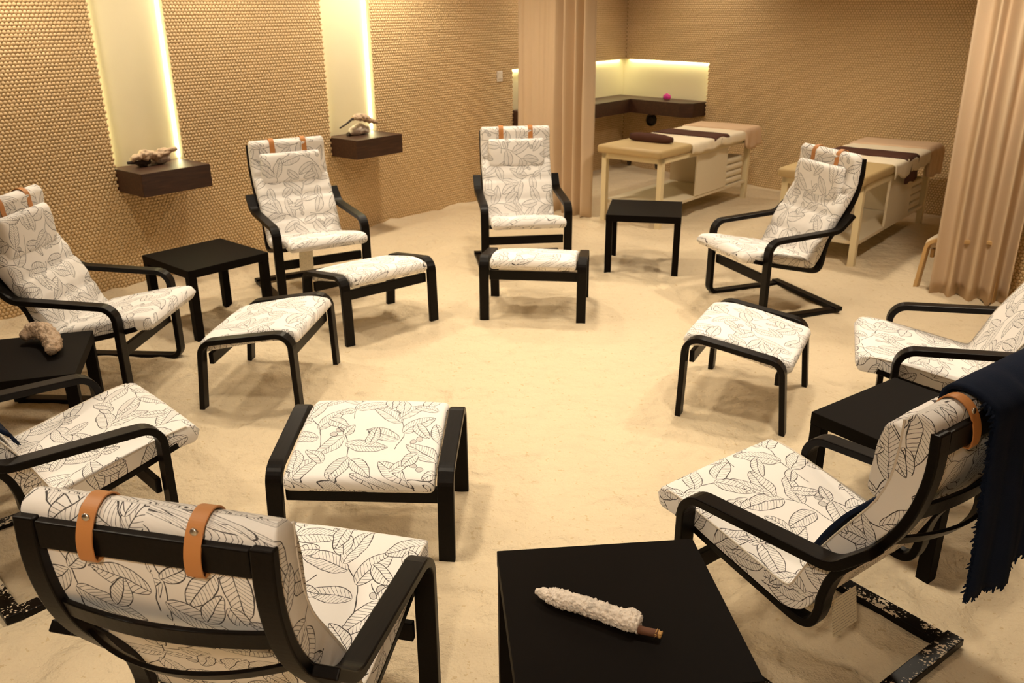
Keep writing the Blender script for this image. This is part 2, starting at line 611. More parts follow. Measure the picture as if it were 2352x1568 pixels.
def slab(name, path, half_w, th, mat, parent, corner=0.018, wrinkle=0.0, dips=(), round_ends=True, seed=0.0, dip_depth=0.013, under_dip=False):
    """padded cushion lofted along an x-z path; the path normal side (+n) is the sitter's side"""
    ns = path_normals(path)
    K = len(path)
    L = [0.0]
    for i in range(1, K):
        L.append(L[-1] + (path[i] - path[i - 1]).length)
    tot = L[-1]
    prof = []  # (y, n) unit profile, counter-clockwise, y in [-1,1] of half width, n in [-.5,.5]
    nw, nc = 22, 4

    def corner_pts(cy, cn, a0):
        return [(cy + corner * math.cos(a0 + PI / 2 * k / nc), cn + corner * math.sin(a0 + PI / 2 * k / nc)) for k in range(nc + 1)]
    v, uv, f = [], [], []
    M = None
    for i in range(K):
        e = min(L[i], tot - L[i])
        sc = 1.0
        if round_ends:
            q = min(1.0, e / (th * 0.5))
            sc = max(0.12, math.sqrt(max(0.0, 1 - (1 - q) ** 2)))
        t = th * sc
        c = min(corner, t / 2 * 0.98)
        inset = 0.0 if not round_ends else (1 - sc) * 0.012
        hw = half_w - inset
        pr = []
        for (cy, cn, a0) in ((hw - c, t / 2 - c, 0), (-hw + c, t / 2 - c, PI / 2), (-hw + c, -t / 2 + c, PI), (hw - c, -t / 2 + c, 1.5 * PI)):
            pr += [(cy + c * math.cos(a0 + PI / 2 * k / nc), cn + c * math.sin(a0 + PI / 2 * k / nc)) for k in range(nc + 1)]
            if a0 == 0 or a0 == PI:
                sgn = 1 if a0 == 0 else -1
                y_a, y_b = sgn * (hw - c), -sgn * (hw - c)
                for k in range(1, nw):
                    pr.append((y_a + (y_b - y_a) * k / nw, sgn * t / 2))
        k0 = len(pr) // 2 + nc + nw // 2
        pr = pr[k0:] + pr[:k0 + 1]
        if M is None:
            M = len(pr)
        # lateral arc position for uv
        s, prev = 0.0, pr[0]
        dip, pk = 0.0, 0.0
        for d in dips:
            dip += dip_depth * math.exp(-((L[i] - d * tot) / 0.014) ** 2)
            pk += 0.5 * dip_depth * math.exp(-((L[i] - d * tot) / 0.055) ** 2)
        for (y, n) in pr:
            s += math.hypot(y - prev[0], n - prev[1])
            prev = (y, n)
            nn = n
            if n > 0:
                edge = 1 - abs(y) / hw
                nn = n * (1 - 0.0) - dip * min(1, edge * 12 + 0.25) + 0.006 * (1 - (y / hw) ** 2) * sc + pk * noise.noise(Vector((y * 55 + seed, L[i] * 6, 1.7)))
            if wrinkle:
                w = noise.noise(Vector((y * 9 + seed, L[i] * 14, n * 12 + seed))) + 0.5 * noise.noise(Vector((y * 22, L[i] * 30 + seed, n * 20)))
                nn += wrinkle * w * (1 if n > 0 else 0.4)
                y = y + wrinkle * 0.5 * noise.noise(Vector((L[i] * 25, n * 30 + seed, 3.1)))
            p = path[i] + ns[i] * nn
            v.append((p.x, y, p.y))
            uv.append((s, L[i]))
    for i in range(K - 1):
        for j in range(M - 1):
            a, b = i * M + j, i * M + j + 1
            f.append((a, b, b + M, a + M))
    f.append(tuple(range(M - 1, -1, -1)))
    f.append(tuple(range((K - 1) * M, K * M)))
    o = mesh_obj(name, v, f, mat, parent, True, uv)
    return o


def crust(name, pts, radii, mat, parent, amp=0.25, freq=70, seg=26, sub=10, seed=0.0, ends=True):
    """lumpy tube along 3-D points"""
    P = catmull([Vector(p) for p in pts], sub)
    R_ = []
    n0 = len(radii)
    for i in range(len(P)):
        u = i / (len(P) - 1) * (n0 - 1)
        k = min(int(u), n0 - 2)
        R_.append(radii[k] * (1 - (u - k)) + radii[k + 1] * (u - k))
    v, f = [], []
    up = Vector((0, 0, 1))
    for i, p in enumerate(P):
        tg = (P[min(i + 1, len(P) - 1)] - P[max(i - 1, 0)]).normalized()
        a = tg.cross(up)
        a = a.normalized() if a.length > 1e-4 else Vector((1, 0, 0))
        b = tg.cross(a).normalized()
        for k in range(seg):
            th = 2 * PI * k / seg
            dr = math.cos(th) * a + math.sin(th) * b
            q = p + dr * R_[i]
            w = noise.noise(q * freq + Vector((seed, 0, 0)))
            w2 = noise.noise(q * freq * 2.3 + Vector((seed, 3, 0)))
            q = p + dr * R_[i] * (1 + amp * w + amp * 0.6 * w2)
            v.append(q)
    m = len(P)
    for i in range(m - 1):
        for k in range(seg):
            a0, b0 = i * seg + k, i * seg + (k + 1) % seg
            f.append((a0, b0, b0 + seg, a0 + seg))
    v += [P[0], P[-1]]
    for k in range(seg):
        f.append((len(v) - 2, (k + 1) % seg, k))
        f.append((len(v) - 1, (m - 1) * seg + k, (m - 1) * seg + (k + 1) % seg))
    return mesh_obj(name, v, f, mat, parent, True)


def copy_tree(o, parent=None):
    c = o.copy()
    COL.objects.link(c)
    c.parent = parent
    for ch in list(o.children):
        copy_tree(ch, c)
    return c


# ------------------------------------------------------------------ the room
WA = Vector((-3.311, 5.247, 0))
WD = Vector((0.6356, 0.7720, 0)).normalized()
WN = Vector((WD.y, -WD.x, 0))
CORNER_S = 7.40
RA = WA + WD * CORNER_S
ra = math.radians(-47.2)
RD = Vector((math.cos(ra), math.sin(ra), 0))
RN = Vector((RD.y, -RD.x, 0))
NICHE_D = 0.065


def wall_empty_matrix(org, d, n):
    # local x along wall, y = out of wall into the room, z up
    return Matrix(((d.x, n.x, 0, org.x), (d.y, n.y, 0, org.y), (0, 0, 1, 0), (0, 0, 0, 1)))


# sand floor
def value_noise(X, Y, sc, seed):
    r = np.random.default_rng(seed)
    g = r.random((256, 256))
    x, y = X * sc + 40.3, Y * sc + 17.7
    xi, yi = np.floor(x).astype(int), np.floor(y).astype(int)
    fx, fy = x - xi, y - yi
    fx, fy = fx * fx * (3 - 2 * fx), fy * fy * (3 - 2 * fy)
    a = g[xi % 256, yi % 256]
    b = g[(xi + 1) % 256, yi % 256]
    c = g[xi % 256, (yi + 1) % 256]
    d = g[(xi + 1) % 256, (yi + 1) % 256]
    return (a * (1 - fx) + b * fx) * (1 - fy) + (c * (1 - fx) + d * fx) * fy - 0.5


def make_floor():
    x0, x1, y0, y1, st = -4.6, 5.4, -1.6, 11.6, 0.026
    nx, ny = int((x1 - x0) / st), int((y1 - y0) / st)
    xs, ys = np.linspace(x0, x1, nx), np.linspace(y0, y1, ny)
    X, Y = np.meshgrid(xs, ys, indexing='ij')
    Z = 0.020 * value_noise(X, Y, 1.6, 1) + 0.012 * value_noise(X, Y, 4.5, 2) + 0.013 * value_noise(X, Y, 9, 3) + 0.006 * value_noise(X, Y, 24, 4)
    rr = np.random.default_rng(11)
    for _ in range(420):        # heel and hand dents
        cx, cy = rr.uniform(-2.6, 3.2), rr.uniform(1.4, 9.2)
        a, L, Wd = rr.uniform(0, PI), rr.uniform(0.05, 0.14), rr.uniform(0.025, 0.05)
        i0, i1 = np.searchsorted(xs, (cx - 0.35, cx + 0.35))
        j0, j1 = np.searchsorted(ys, (cy - 0.35, cy + 0.35))
        if i1 <= i0 or j1 <= j0:
            continue
        u = (X[i0:i1, j0:j1] - cx) * math.cos(a) + (Y[i0:i1, j0:j1] - cy) * math.sin(a)
        w = -(X[i0:i1, j0:j1] - cx) * math.sin(a) + (Y[i0:i1, j0:j1] - cy) * math.cos(a)
        d2 = (u / L) ** 2 + (w / Wd) ** 2
        Z[i0:i1, j0:j1] += rr.uniform(0.3, 1.0) * 0.016 * (-np.exp(-d2) + 0.55 * np.exp(-((np.sqrt(d2) - 1.35) / 0.4) ** 2))
    # sand banks up a little where it meets the tiled wall
    dist = (X - WA.x) * WN.x + (Y - WA.y) * WN.y
    Z += 0.02 * np.exp(-np.clip(dist, 0, None) / 0.14) * (1.2 + 2.0 * value_noise(X, Y, 9, 8))
    V = np.stack([X, Y, Z], -1).reshape(-1, 3)
    I = np.arange(nx * ny).reshape(nx, ny)
    F = np.stack([I[:-1, :-1], I[1:, :-1], I[1:, 1:], I[:-1, 1:]], -1).reshape(-1, 4)
    me = bpy.data.meshes.new('floor')
    me.vertices.add(len(V))
    me.vertices.foreach_set('co', V.astype(np.float32).ravel())
    me.loops.add(F.size)
    me.loops.foreach_set('vertex_index', F.astype(np.int32).ravel())
    me.polygons.add(len(F))
    me.polygons.foreach_set('loop_start', np.arange(0, F.size, 4, dtype=np.int32))
    me.polygons.foreach_set('loop_total', np.full(len(F), 4, dtype=np.int32))
    me.polygons.foreach_set('use_smooth', np.ones(len(F), dtype=bool))
    me.update()
    me.materials.append(MAT['sand'])
    o = bpy.data.objects.new('floor', me)
    COL.objects.link(o)
    o['label'] = 'pale cream salt sand covering the whole floor'
    return struct(o)


make_floor()

# round mosaic tiles ---------------------------------------------------------
PITCH_T, TR = 0.026, 0.0122


def tile_proto(sides):
    v = []
    for (r, h) in ((TR, 0.0), (TR * 0.80, 0.0034)):
        for k in range(sides):
            a = 2 * PI * (k + 0.5) / sides
            v.append((r * math.cos(a), h, r * math.sin(a)))
    f = [(k, (k + 1) % sides, sides + (k + 1) % sides, sides + k) for k in range(sides)]
    v.append((0, 0.0046, 0))
    f += [(sides + k, sides + (k + 1) % sides, 2 * sides) for k in range(sides)]
    return np.array(v), f


def tile_centres(s0, s1, z0, z1):
    out = []
    j0, j1 = math.ceil(z0 / (PITCH_T * 0.866)), math.floor(z1 / (PITCH_T * 0.866))
    for j in range(j0, j1 + 1):
        off = PITCH_T * 0.5 * (j % 2)
        i0, i1 = math.ceil((s0 - off) / PITCH_T), math.floor((s1 - off) / PITCH_T)
        for i in range(i0, i1 + 1):
            out.append((i * PITCH_T + off, j * PITCH_T * 0.866))
    return out


def tile_field(name, centres, sides, parent):
    pv, pf = tile_proto(sides)
    c = np.array(centres)
    n, m = len(c), len(pv)
    V = np.repeat(pv[None], n, 0)
    V[:, :, 0] += c[:, 0, None] + rng.normal(0, 0.0006, (n, 1))
    V[:, :, 2] += c[:, 1, None] + rng.normal(0, 0.0006, (n, 1))
    V[:, :, 1] += rng.normal(0, 0.0004, (n, 1))
    V = V.reshape(-1, 3)
    idx = [i for f in pf for i in f]
    tot = np.array([len(f) for f in pf])
    loops = (np.array(idx)[None] + (np.arange(n) * m)[:, None]).ravel()
    lt = np.tile(tot, n)
    ls = np.concatenate([[0], np.cumsum(lt)[:-1]])
    me = bpy.data.meshes.new(name)
    me.vertices.add(len(V))
    me.vertices.foreach_set('co', V.astype(np.float32).ravel())
    me.loops.add(len(loops))
    me.loops.foreach_set('vertex_index', loops.astype(np.int32))
    me.polygons.add(len(lt))
    me.polygons.foreach_set('loop_start', ls.astype(np.int32))
    me.polygons.foreach_set('loop_total', lt.astype(np.int32))
    me.polygons.foreach_set('use_smooth', np.ones(len(lt), dtype=bool))
    me.update()
    me.materials.append(MAT['tile'])
    o = bpy.data.objects.new(name, me)
    COL.objects.link(o)
    o.parent = parent
    o['kind'] = 'stuff'
    return o


TOPT = 2.25      # tiles are modelled up to here, above it only paint (out of view)
N1, N2, NL = (0.925, 1.45), (2.81, 3.335), (5.24, CORNER_S)
SH0, SH1 = 0.700, 0.857     # shelf underside and top
LTOP = 1.268                # top of the corner niche


def make_left_wall():
    bm = bmesh.new()
    e = 0.004
    S0 = -4.5
    D = -NICHE_D
    for (s0, s1, z0, z1) in ((S0, N1[0] - e, -0.1, CEIL), (N1[0] - e, N1[1] + e, -0.1, SH0), (N1[1] + e, N2[0] - e, -0.1, CEIL),
                             (N2[0] - e, N2[1] + e, -0.1, SH0), (N2[1] + e, NL[0] - e, -0.1, CEIL),
                             (NL[0] - e, NL[1] + 0.1, -0.1, SH0), (NL[0] - e, NL[1] + 0.1, LTOP + e, CEIL)):
        box_bm(s0, s1, D, -0.0005, z0, z1, bm)
    w = bm_obj('wall_left', bm, 'grout')
    w.matrix_world = wall_empty_matrix(WA, WD, WN)
    w['label'] = 'beige wall of small round mosaic tiles with two lit vertical niches'
    struct(w)
    # niche backs and jambs
    bm = box_bm(S0, NL[1] + 0.3, D - 0.05, D, -0.1, CEIL)
    bm_obj('niche_back', bm, 'niche', w)
    for (a, b) in (N1, N2):
        for s, q in ((a, -1), (b, 1)):
            o = box('jamb', min(s - q * 0.0005, s + q * 0.003), max(s - q * 0.0005, s + q * 0.003), D, -0.001, SH1, CEIL, 'niche', w, 0)
    box('jamb', NL[0] - 0.003, NL[0] + 0.0005, D, -0.001, SH1, LTOP, 'niche', w, 0)
    # led strips in the niches
    for (a, b) in (N1, N2):
        box('led_strip', b - 0.005, b - 0.001, D + 0.001, D + 0.007, SH1 + 0.01, CEIL - 0.02, 'led', w, 0)
        box('led_strip', a + 0.001, a + 0.006, D + 0.002, D + 0.008, SH1 + 0.01, CEIL - 0.02, 'led_corner', w, 0)
    box('led_strip', NL[0] + 0.02, NL[1] - 0.02, D + 0.014, D + 0.026, LTOP + 0.0005, LTOP + 0.0035, 'led_corner', w, 0)
    # tiles
    cs = []
    T0 = -1.3
    cs += tile_centres(T0, N1[0] + 0.004, -0.02, TOPT)
    cs += tile_centres(N1[0] + 0.005, N1[1] - 0.005, -0.02, SH0 - 0.012)
    cs += tile_centres(N1[1] - 0.004, N2[0] + 0.004, -0.02, TOPT)
    cs += tile_centres(N2[0] + 0.005, N2[1] - 0.005, -0.02, SH0 - 0.012)
    cs += tile_centres(N2[1] - 0.004, NL[0] + 0.004, -0.02, TOPT)
    cs += tile_centres(NL[0] + 0.005, NL[1], -0.02, SH0 - 0.012)
    cs += tile_centres(NL[0] + 0.005, NL[1], LTOP + 0.005, TOPT)
    # the 300 tiles that show largest: the ones nearest the camera inside the frame's left edge
    left_edge = []
    rest = []
    for c in cs:
        p = WA + WD * c[0]
        dep = p.y * _c - (c[1] - CAM_H) * _s
        up = p.y * _s + (c[1] - CAM_H) * _c
        px, py = 1176 + FPX * p.x / dep, 784 - FPX * up / dep
        if 6 < px < 95 and 8 < py < 412:
            left_edge.append((dep, c))
        else:
            rest.append(c)
    left_edge.sort()
    pv, pf = tile_proto(8)
    me = None
    for k, (dep, c) in enumerate(left_edge):
        if k < 300:
            if me is None:
                o = mesh_obj('tile', pv, pf, 'tile', w, True)
                me = o.data
            else:
                o = bpy.data.objects.new('tile', me)
                COL.objects.link(o)
                o.parent = w
            o.location = (c[0], 0, c[1])
        else:
            rest.append(c)
    near = [c for c in rest if c[0] < 4.2]
    far = [c for c in rest if c[0] >= 4.2]
    tile_field('mosaic_tiles', near, 8, w)
    tile_field('mosaic_tiles', far, 6, w)
    return w


make_left_wall()


def make_alcove_wall():
    bm = bmesh.new()
    D = -NICHE_D
    R1 = 1.21
    for (s0, s1, z0, z1) in ((-0.2, R1 + 0.004, -0.1, SH0), (-0.2, R1 + 0.004, LTOP + 0.004, CEIL), (R1 + 0.004, 5.6, -0.1, CEIL)):
        box_bm(s0, s1, D, -0.0005, z0, z1, bm)
    w = bm_obj('wall_back', bm, 'grout')
    w.matrix_world = wall_empty_matrix(RA, RD, RN)
    w['label'] = 'beige round mosaic tile wall of the alcove behind the massage tables'
    struct(w)
    bm_obj('niche_back', box_bm(-0.3, 5.6, D - 0.05, D, -0.1, CEIL), 'niche', w)
    box('jamb', R1 - 0.0005, R1 + 0.003, D, -0.001, SH1, LTOP, 'niche', w, 0)
    box('led_strip', 0.02, R1 - 0.02, D + 0.014, D + 0.026, LTOP + 0.0005, LTOP + 0.0035, 'led_corner', w, 0)
    box('led_strip', R1 - 0.007, R1 - 0.002, D + 0.002, D + 0.007, SH1 + 0.01, LTOP - 0.02, 'led_corner', w, 0)
    cs = tile_centres(0.01, R1 - 0.003, -0.02, SH0 - 0.012) + tile_centres(0.01, R1 - 0.003, LTOP + 0.005, TOPT) + tile_centres(R1 - 0.002, 4.9, -0.02, TOPT)
    tile_field('mosaic_tiles', cs, 6, w)
    return w


make_alcove_wall()

# tiled partition to the right of the open curtain
PA, PD = Vector((3.20, 5.70, 0)), Vector((0.68, -0.733, 0)).normalized()
PN = Vector((PD.y, -PD.x, 0))
w = bm_obj('wall_right', box_bm(0, 4.6, -0.12, -0.0005, -0.1, CEIL), 'grout')
w.matrix_world = wall_empty_matrix(PA, PD, PN)
w['label'] = 'round mosaic tile partition at the right edge beside the open curtain'
struct(w)
tile_field('mosaic_tiles', tile_centres(0.01, 1.7, -0.02, TOPT), 8, w)
# walls that close the room outside the frame
o = box('wall_front', -8, 8, -1.7, -1.58, -0.1, CEIL, 'plain_wall', None, 0)
struct(o)
o = box('wall_side', 4.98, 5.1, -1.7, 11.5, -0.1, CEIL, 'plain_wall', None, 0)
struct(o)
o = box('ceiling', -7.5, 7, -2, 13, CEIL, CEIL + 0.1, 'ceiling', None, 0)
struct(o)


# ------------------------------------------------------------------ wall shelves
def wall_shelf(org, d, n, s0, s1, prot, label):
    o = box('wall_shelf', s0, s1, -NICHE_D + 0.002, prot, SH0, SH1, 'shelf', None, 0.003)
    o.matrix_world = wall_empty_matrix(org, d, n)
    return tag(o, label, 'shelf', 'walnut wall shelves')


wall_shelf(WA, WD, WN, N1[0] + 0.003, N1[1] - 0.003, 0.335, 'dark walnut block shelf under the left lit niche, holding a crusted branch')
wall_shelf(WA, WD, WN, N2[0] + 0.003, N2[1] - 0.003, 0.325, 'dark walnut block shelf under the second lit niche, above the back left armchair')

# L-shaped shelf in the corner niche
t = thing('corner_shelf', 'dark brown L-shaped shelf in the glowing corner niche of the alcove', 'shelf', (0, 0, 0))


def prism(name, pts, z0, z1, mat, parent, bev=0.003):
    bm = bmesh.new()
    lo = [bm.verts.new((p.x, p.y, z0)) for p in pts]
    hi = [bm.verts.new((p.x, p.y, z1)) for p in pts]
    bm.faces.new(lo)
    bm.faces.new(hi)
    for i in range(len(pts)):
        j = (i + 1) % len(pts)
        bm.faces.new((lo[i], lo[j], hi[j], hi[i]))
    o = bm_obj(name, bm, mat, parent)
    if bev:
        bevel(o, bev)
    return o


def wl(s, d):
    return WA + WD * s + WN * d


def wr(s, d):
    return RA + RD * s + RN * d


PR = 0.33
# inner corner: offset PR from both walls
den = WD.x * RD.y - WD.y * RD.x
diff = (RA + RN * PR) - (WA + WN * PR)
ts = (diff.x * RD.y - diff.y * RD.x) / den
inner = WA + WN * PR + WD * ts
prism('shelf_board', [wl(NL[0] + 0.005, -0.05), wl(NL[1] - 0.02, -0.05), inner, wl(NL[0] + 0.005, PR)], SH0, SH1, 'shelf', t)
prism('shelf_board', [wl(NL[1] - 0.018, -0.05), wr(1.2, -0.05), wr(1.2, PR * 0.7), wr(1.09, PR), inner], SH0, SH1, 'shelf', t)

# ------------------------------------------------------------------ small wall things
sw = thing('light_switch', 'small white light switch on the tiled wall left of the curtain', 'switch')
sw.matrix_world = wall_empty_matrix(WA, WD, WN)
box('plate', 4.985, 5.07, 0.004, 0.013, 1.165, 1.27, 'switch', sw, 0.003)
box('button', 5.0, 5.055, 0.012, 0.018, 1.195, 1.255, 'switch', sw, 0.002)


def disc_ring(name, rings, seg, mat, parent):
    """lathe around local y: rings of (r, y)"""
    v, f = [], []
    for (r, y) in rings:
        for k in range(seg):
            a = 2 * PI * k / seg
            v.append((r * math.cos(a), y, r * math.sin(a)))
    for i in range(len(rings) - 1):
        for k in range(seg):
            a, b = i * seg + k, i * seg + (k + 1) % seg
            f.append((a, b, b + seg, a + seg))
    f.append(tuple(range(seg)))
    f.append(tuple(range((len(rings) - 1) * seg, len(rings) * seg)))
    return mesh_obj(name, v, f, mat, parent, False)


vent = thing('wall_speaker', 'round black wall speaker below the corner shelf', 'speaker')
vent.matrix_world = Matrix.Translation((0, 0, 0.593)) @ wall_empty_matrix(RA + RD * 0.447, RD, RN)
disc_ring('housing', [(0.075, 0.003), (0.075, 0.02), (0.066, 0.028), (0.055, 0.022), (0.05, 0.012)], 28, 'black', vent)
disc_ring('grille', [(0.05, 0.012), (0.042, 0.02), (0.03, 0.024), (0.012, 0.026)], 28, 'black', vent)


# ------------------------------------------------------------------ curtains
def curtain(name, label, plan, z0, z1, seed, parent_label, flare=0.0, mat='curtain'):
    """plan: list of (x, y) fold points at floor level, top drawn in slightly"""
    P = catmull([Vector(p) for p in plan], 6)
    K, NZ = len(P), 26
    cen = sum(P, Vector((0, 0))) / K
    v, f = [], []
    for j in range(NZ + 1):
        z = z0 + (z1 - z0) * j / NZ
        tt = j / NZ
        for i, p in enumerate(P):
            q = cen + (p - cen) * (1 - flare * tt)
            w = 0.012 * noise.noise(Vector((i * 0.25, tt * 2.2 + seed, seed)))
            dz = 0.012 * math.sin(i * 0.9 + seed) if j == 0 else 0
            v.append((q.x + w, q.y + w * 0.6, z + dz))
    for j in range(NZ):
        for i in range(K - 1):
            a = j * K + i
            f.append((a, a + 1, a + 1 + K, a + K))
    o = mesh_obj(name, v, f, mat, None, True)
    sd = o.modifiers.new('cloth', 'SOLIDIFY')
    sd.thickness = 0.004
    return tag(o, label, 'curtain', 'alcove curtains')


def folded_plan(a, b, n, amp, seed, flat=0.0):
    a, b = Vector(a), Vector(b)
    d = (b - a)
    nrm = Vector((-d.y, d.x)).normalized()
    r = random.Random(seed)
    out = []
    for k in range(n + 1):
        t_ = k / n
        am = amp if t_ > flat else amp * 0.13
        out.append(a + d * t_ + nrm * am * (1 if k % 2 else -1) * r.uniform(0.6, 1.15) + d.normalized() * r.uniform(-0.3, 0.3) * d.length / n)
    return out


curtain('curtain', 'beige curtain gathered at the left of the alcove, behind the middle back armchair', folded_plan((0.075, 8.80), (0.72, 8.07), 17, 0.062, 3, flat=0.55), 0.005, CEIL - 0.01, 1.3, '', 0.02)
curtain('curtain', 'beige floor-length curtain bunched at the right edge of the alcove', folded_plan((2.905, 5.70), (3.32, 5.46), 8, 0.075, 9), 0.005, CEIL - 0.01, 4.1, '', -0.10)


# ------------------------------------------------------------------ armchairs
ARM_PATH = fillet([(-0.585, 0.010), (0.005, 0.010), (0.005, 0.514), (-0.505, 0.542), (-0.604, 0.640)], [0, 0.055, 0.075, 0.10, 0], 8)
RAIL_PATH = catmull([(0.075, 0.392), (-0.08, 0.350), (-0.27, 0.306), (-0.385, 0.281), (-0.432, 0.293), (-0.452, 0.340), (-0.458, 0.40), (-0.482, 0.478), (-0.545, 0.563),
                     (-0.610, 0.655), (-0.650, 0.740), (-0.673, 0.830), (-0.680, 0.905), (-0.677, 0.980)], 6)
CUSH_PATH = catmull([(0.165, 0.418), (0.06, 0.412), (-0.10, 0.382), (-0.25, 0.350), (-0.335, 0.335), (-0.385, 0.352), (-0.42, 0.42), (-0.465, 0.520), (-0.530, 0.628),
                     (-0.590, 0.725), (-0.622, 0.810), (-0.634, 0.900), (-0.635, 0.965), (-0.634, 1.012)], 6)
CUSH_REV = list(reversed(CUSH_PATH))   # so that the path normal points at the sitter


def make_chair(quilted, sandy):
    t = thing('armchair', '', 'armchair', group='leaf-print armchairs in a circle')
    base = 'frame_sandy' if sandy else 'frame'
    for s in (-1, 1):
        strip('side_frame', ARM_PATH, 0.028, s * 0.31 - 0.03, s * 0.31 + 0.03, base, t)
        strip('seat_rail', RAIL_PATH, 0.026, s * 0.253 - 0.024, s * 0.253 + 0.024, 'frame', t)
    box('front_crossbar', -0.032, -0.010, -0.279, 0.279, 0.232, 0.292, 'frame', t)
    box('rear_crossbar', -0.60, -0.545, -0.345, 0.345, 0.006, 0.034, base, t)
    box('seat_bar', 0.02, 0.06, -0.228, 0.228, 0.366, 0.388, 'frame', t)
    box('top_rail', -0.690, -0.668, -0.228, 0.228, 0.915, 0.976, 'frame', t)

    def slat(z0, z1, bow, tilt):
        v, f = [], []
        n = 16
        for k in range(n + 1):
            y = -0.235 + 0.47 * k / n
            b = -bow * (1 - (y / 0.235) ** 2)
            for (z, x) in ((z0, 0.0), (z1, 0.0)):
                fr = rail_x(z) + tilt * (z - z0)
                v += [(fr + b - 0.007, y, z), (fr + b + 0.007, y, z)]
        for k in range(n):
            a = 4 * k
            for (p, q) in ((0, 1), (1, 3), (3, 2), (2, 0)):
                f.append((a + p, a + q, a + 4 + q, a + 4 + p))
        f += [(0, 1, 3, 2), (4 * n, 4 * n + 2, 4 * n + 3, 4 * n + 1)]
        bm = bmesh.new()
        me = bpy.data.meshes.new('t')
        me.from_pydata(v, [], f)
        bm.from_mesh(me)
        bpy.data.meshes.remove(me)
        bevel(bm_obj('back_slat', bm, 'frame', t), 0.003)

    def rail_x(z):
        best = min(RAIL_PATH, key=lambda p: abs(p.y - z) if p.y > 0.5 else 9)
        return best.x
    slat(0.722, 0.772, 0.030, 0)
    slat(0.615, 0.655, 0.075, 0)
    if quilted:
        dips = (0.20, 0.33, 0.455, 0.60)
        slab('cushion', CUSH_REV, 0.272, 0.074, 'print', t, corner=0.026, wrinkle=0.0035, dips=dips, seed=2.0, dip_depth=0.021)
    else:
        cu = slab('cushion', CUSH_REV, 0.275, 0.074, 'print', t, corner=0.007, wrinkle=0.0012, dips=(0.585,), seed=5.0, dip_depth=0.006)
        # stitched piping along both long edges of the top panel
        nn_ = path_normals(CUSH_REV)
        for s_ in (-1, 1):
            crust('piping', [(p.x + n_.x * 0.0365, s_ * 0.2735, p.y + n_.y * 0.0365) for p, n_ in list(zip(CUSH_REV, nn_))[3:-3]], [0.0032, 0.0032], 'piping', cu, 0.25, 160, 6, 3, 2.0)
    # head pillow
    if quilted:
        PP = catmull([(-0.580, 0.925), (-0.567, 0.86), (-0.563, 0.79), (-0.568, 0.712)], 8)
        slab('head_pillow', PP, 0.218, 0.062, 'print', t, corner=0.026, wrinkle=0.003, seed=7.0)
    else:
        PP = catmull([(-0.572, 0.955), (-0.555, 0.88), (-0.548, 0.80), (-0.548, 0.735)], 8)
        slab('head_pillow', PP, 0.245, 0.062, 'print', t, corner=0.012, wrinkle=0.002, seed=7.0)
    # leather straps over the top
    SP = catmull([(-0.586, 0.905), (-0.592, 0.945), (-0.594, 0.978), (-0.606, 1.006), (-0.634, 1.019), (-0.664, 1.008), (-0.684, 0.983), (-0.696, 0.95), (-0.697, 0.918), (-0.690, 0.904), (-0.668, 0.905)], 6)
    for s in (-1, 1):
        st = strip('strap', SP, 0.004, s * 0.115 - 0.018, s * 0.115 + 0.018, 'leather', t, 0.001)
        bm = bmesh.new()
        bmesh.ops.create_uvsphere(bm, u_segments=14, v_segments=8, radius=0.009)
        for vv in bm.verts:
            vv.co = Vector((vv.co.x * 0.5, vv.co.y, vv.co.z))
        rv = bm_obj('rivet', bm, 'rivet', st, True)
        rv.location = (-0.6795, s * 0.115, 0.994)
    return t


proto_q = make_chair(True, False)
proto_s = make_chair(False, True)
CHAIRS = {
    'CA': ((-1.941, 4.329), -3.69, 'q', 'leaf-print armchair at the far left, beside the tiled wall, facing right'),
    'CB': ((-1.291, 5.737), -59.56, 'q', 'leaf-print armchair in front of the two lit niches, black table at its side'),
    'CC': ((0.113, 6.249), -82.75, 'q', 'leaf-print armchair at the middle of the back, in front of the curtain'),
    'CD': ((1.494, 5.478), 200.2, 'q', 'leaf-print armchair at the back right, in front of the massage tables'),
    'CE': ((1.763, 3.708), 160.0, 's', 'leaf-print armchair at the right edge facing left, cut off by the frame'),
    'CF': ((0.784, 2.460), 126.55, 's', 'leaf-print armchair at the lower right with a navy throw over its back'),
    'CG': ((-0.547, 2.045), 76.84, 's', 'leaf-print armchair nearest the camera at lower left, seen from behind'),
    'CH': ((-1.478, 2.969), 44.42, 's', 'leaf-print armchair at the left edge, behind the nearest armchair'),
}
used = {'q': False, 's': False}
CH = {}
for k, (xy, deg, kind, lab) in CHAIRS.items():
    pr_ = proto_q if kind == 'q' else proto_s
    if not used[kind]:
        o = pr_
        used[kind] = True
    else:
        o = copy_tree(pr_)
    o.location = (xy[0], xy[1], 0)
    o.rotation_euler = (0, 0, math.radians(deg))
    o['label'] = lab
    CH[k] = o


def paper_tag(parent, p0, p1, z0, z1):
    (xa, ya), (xb, yb) = p0, p1
    v = [(xa, ya, z1), (xb, yb, z1), (xb - 0.02, yb, z0), (xa - 0.02, ya, z0)]
    v += [(x - 0.001, y, z) for x, y, z in v]
    f = [(0, 1, 2, 3), (7, 6, 5, 4), (0, 4, 5, 1), (1, 5, 6, 2), (2, 6, 7, 3), (3, 7, 4, 0)]
    o = mesh_obj('care_tag', v, f, 'tag', parent)
    o['label'] = 'pale care tag hanging under the seat'
    return o


paper_tag(CH['CF'], (-0.42, 0.15), (-0.42, 0.03), 0.185, 0.300)
paper_tag(CH['CB'], (0.06, -0.185), (0.06, -0.09), 0.225, 0.380)


# ------------------------------------------------------------------ footstools
STOOL_PATH = fillet([(-0.262, -0.03), (-0.226, 0.347), (0.235, 0.413), (0.246, -0.03)], [0, 0.07, 0.07, 0], 8)


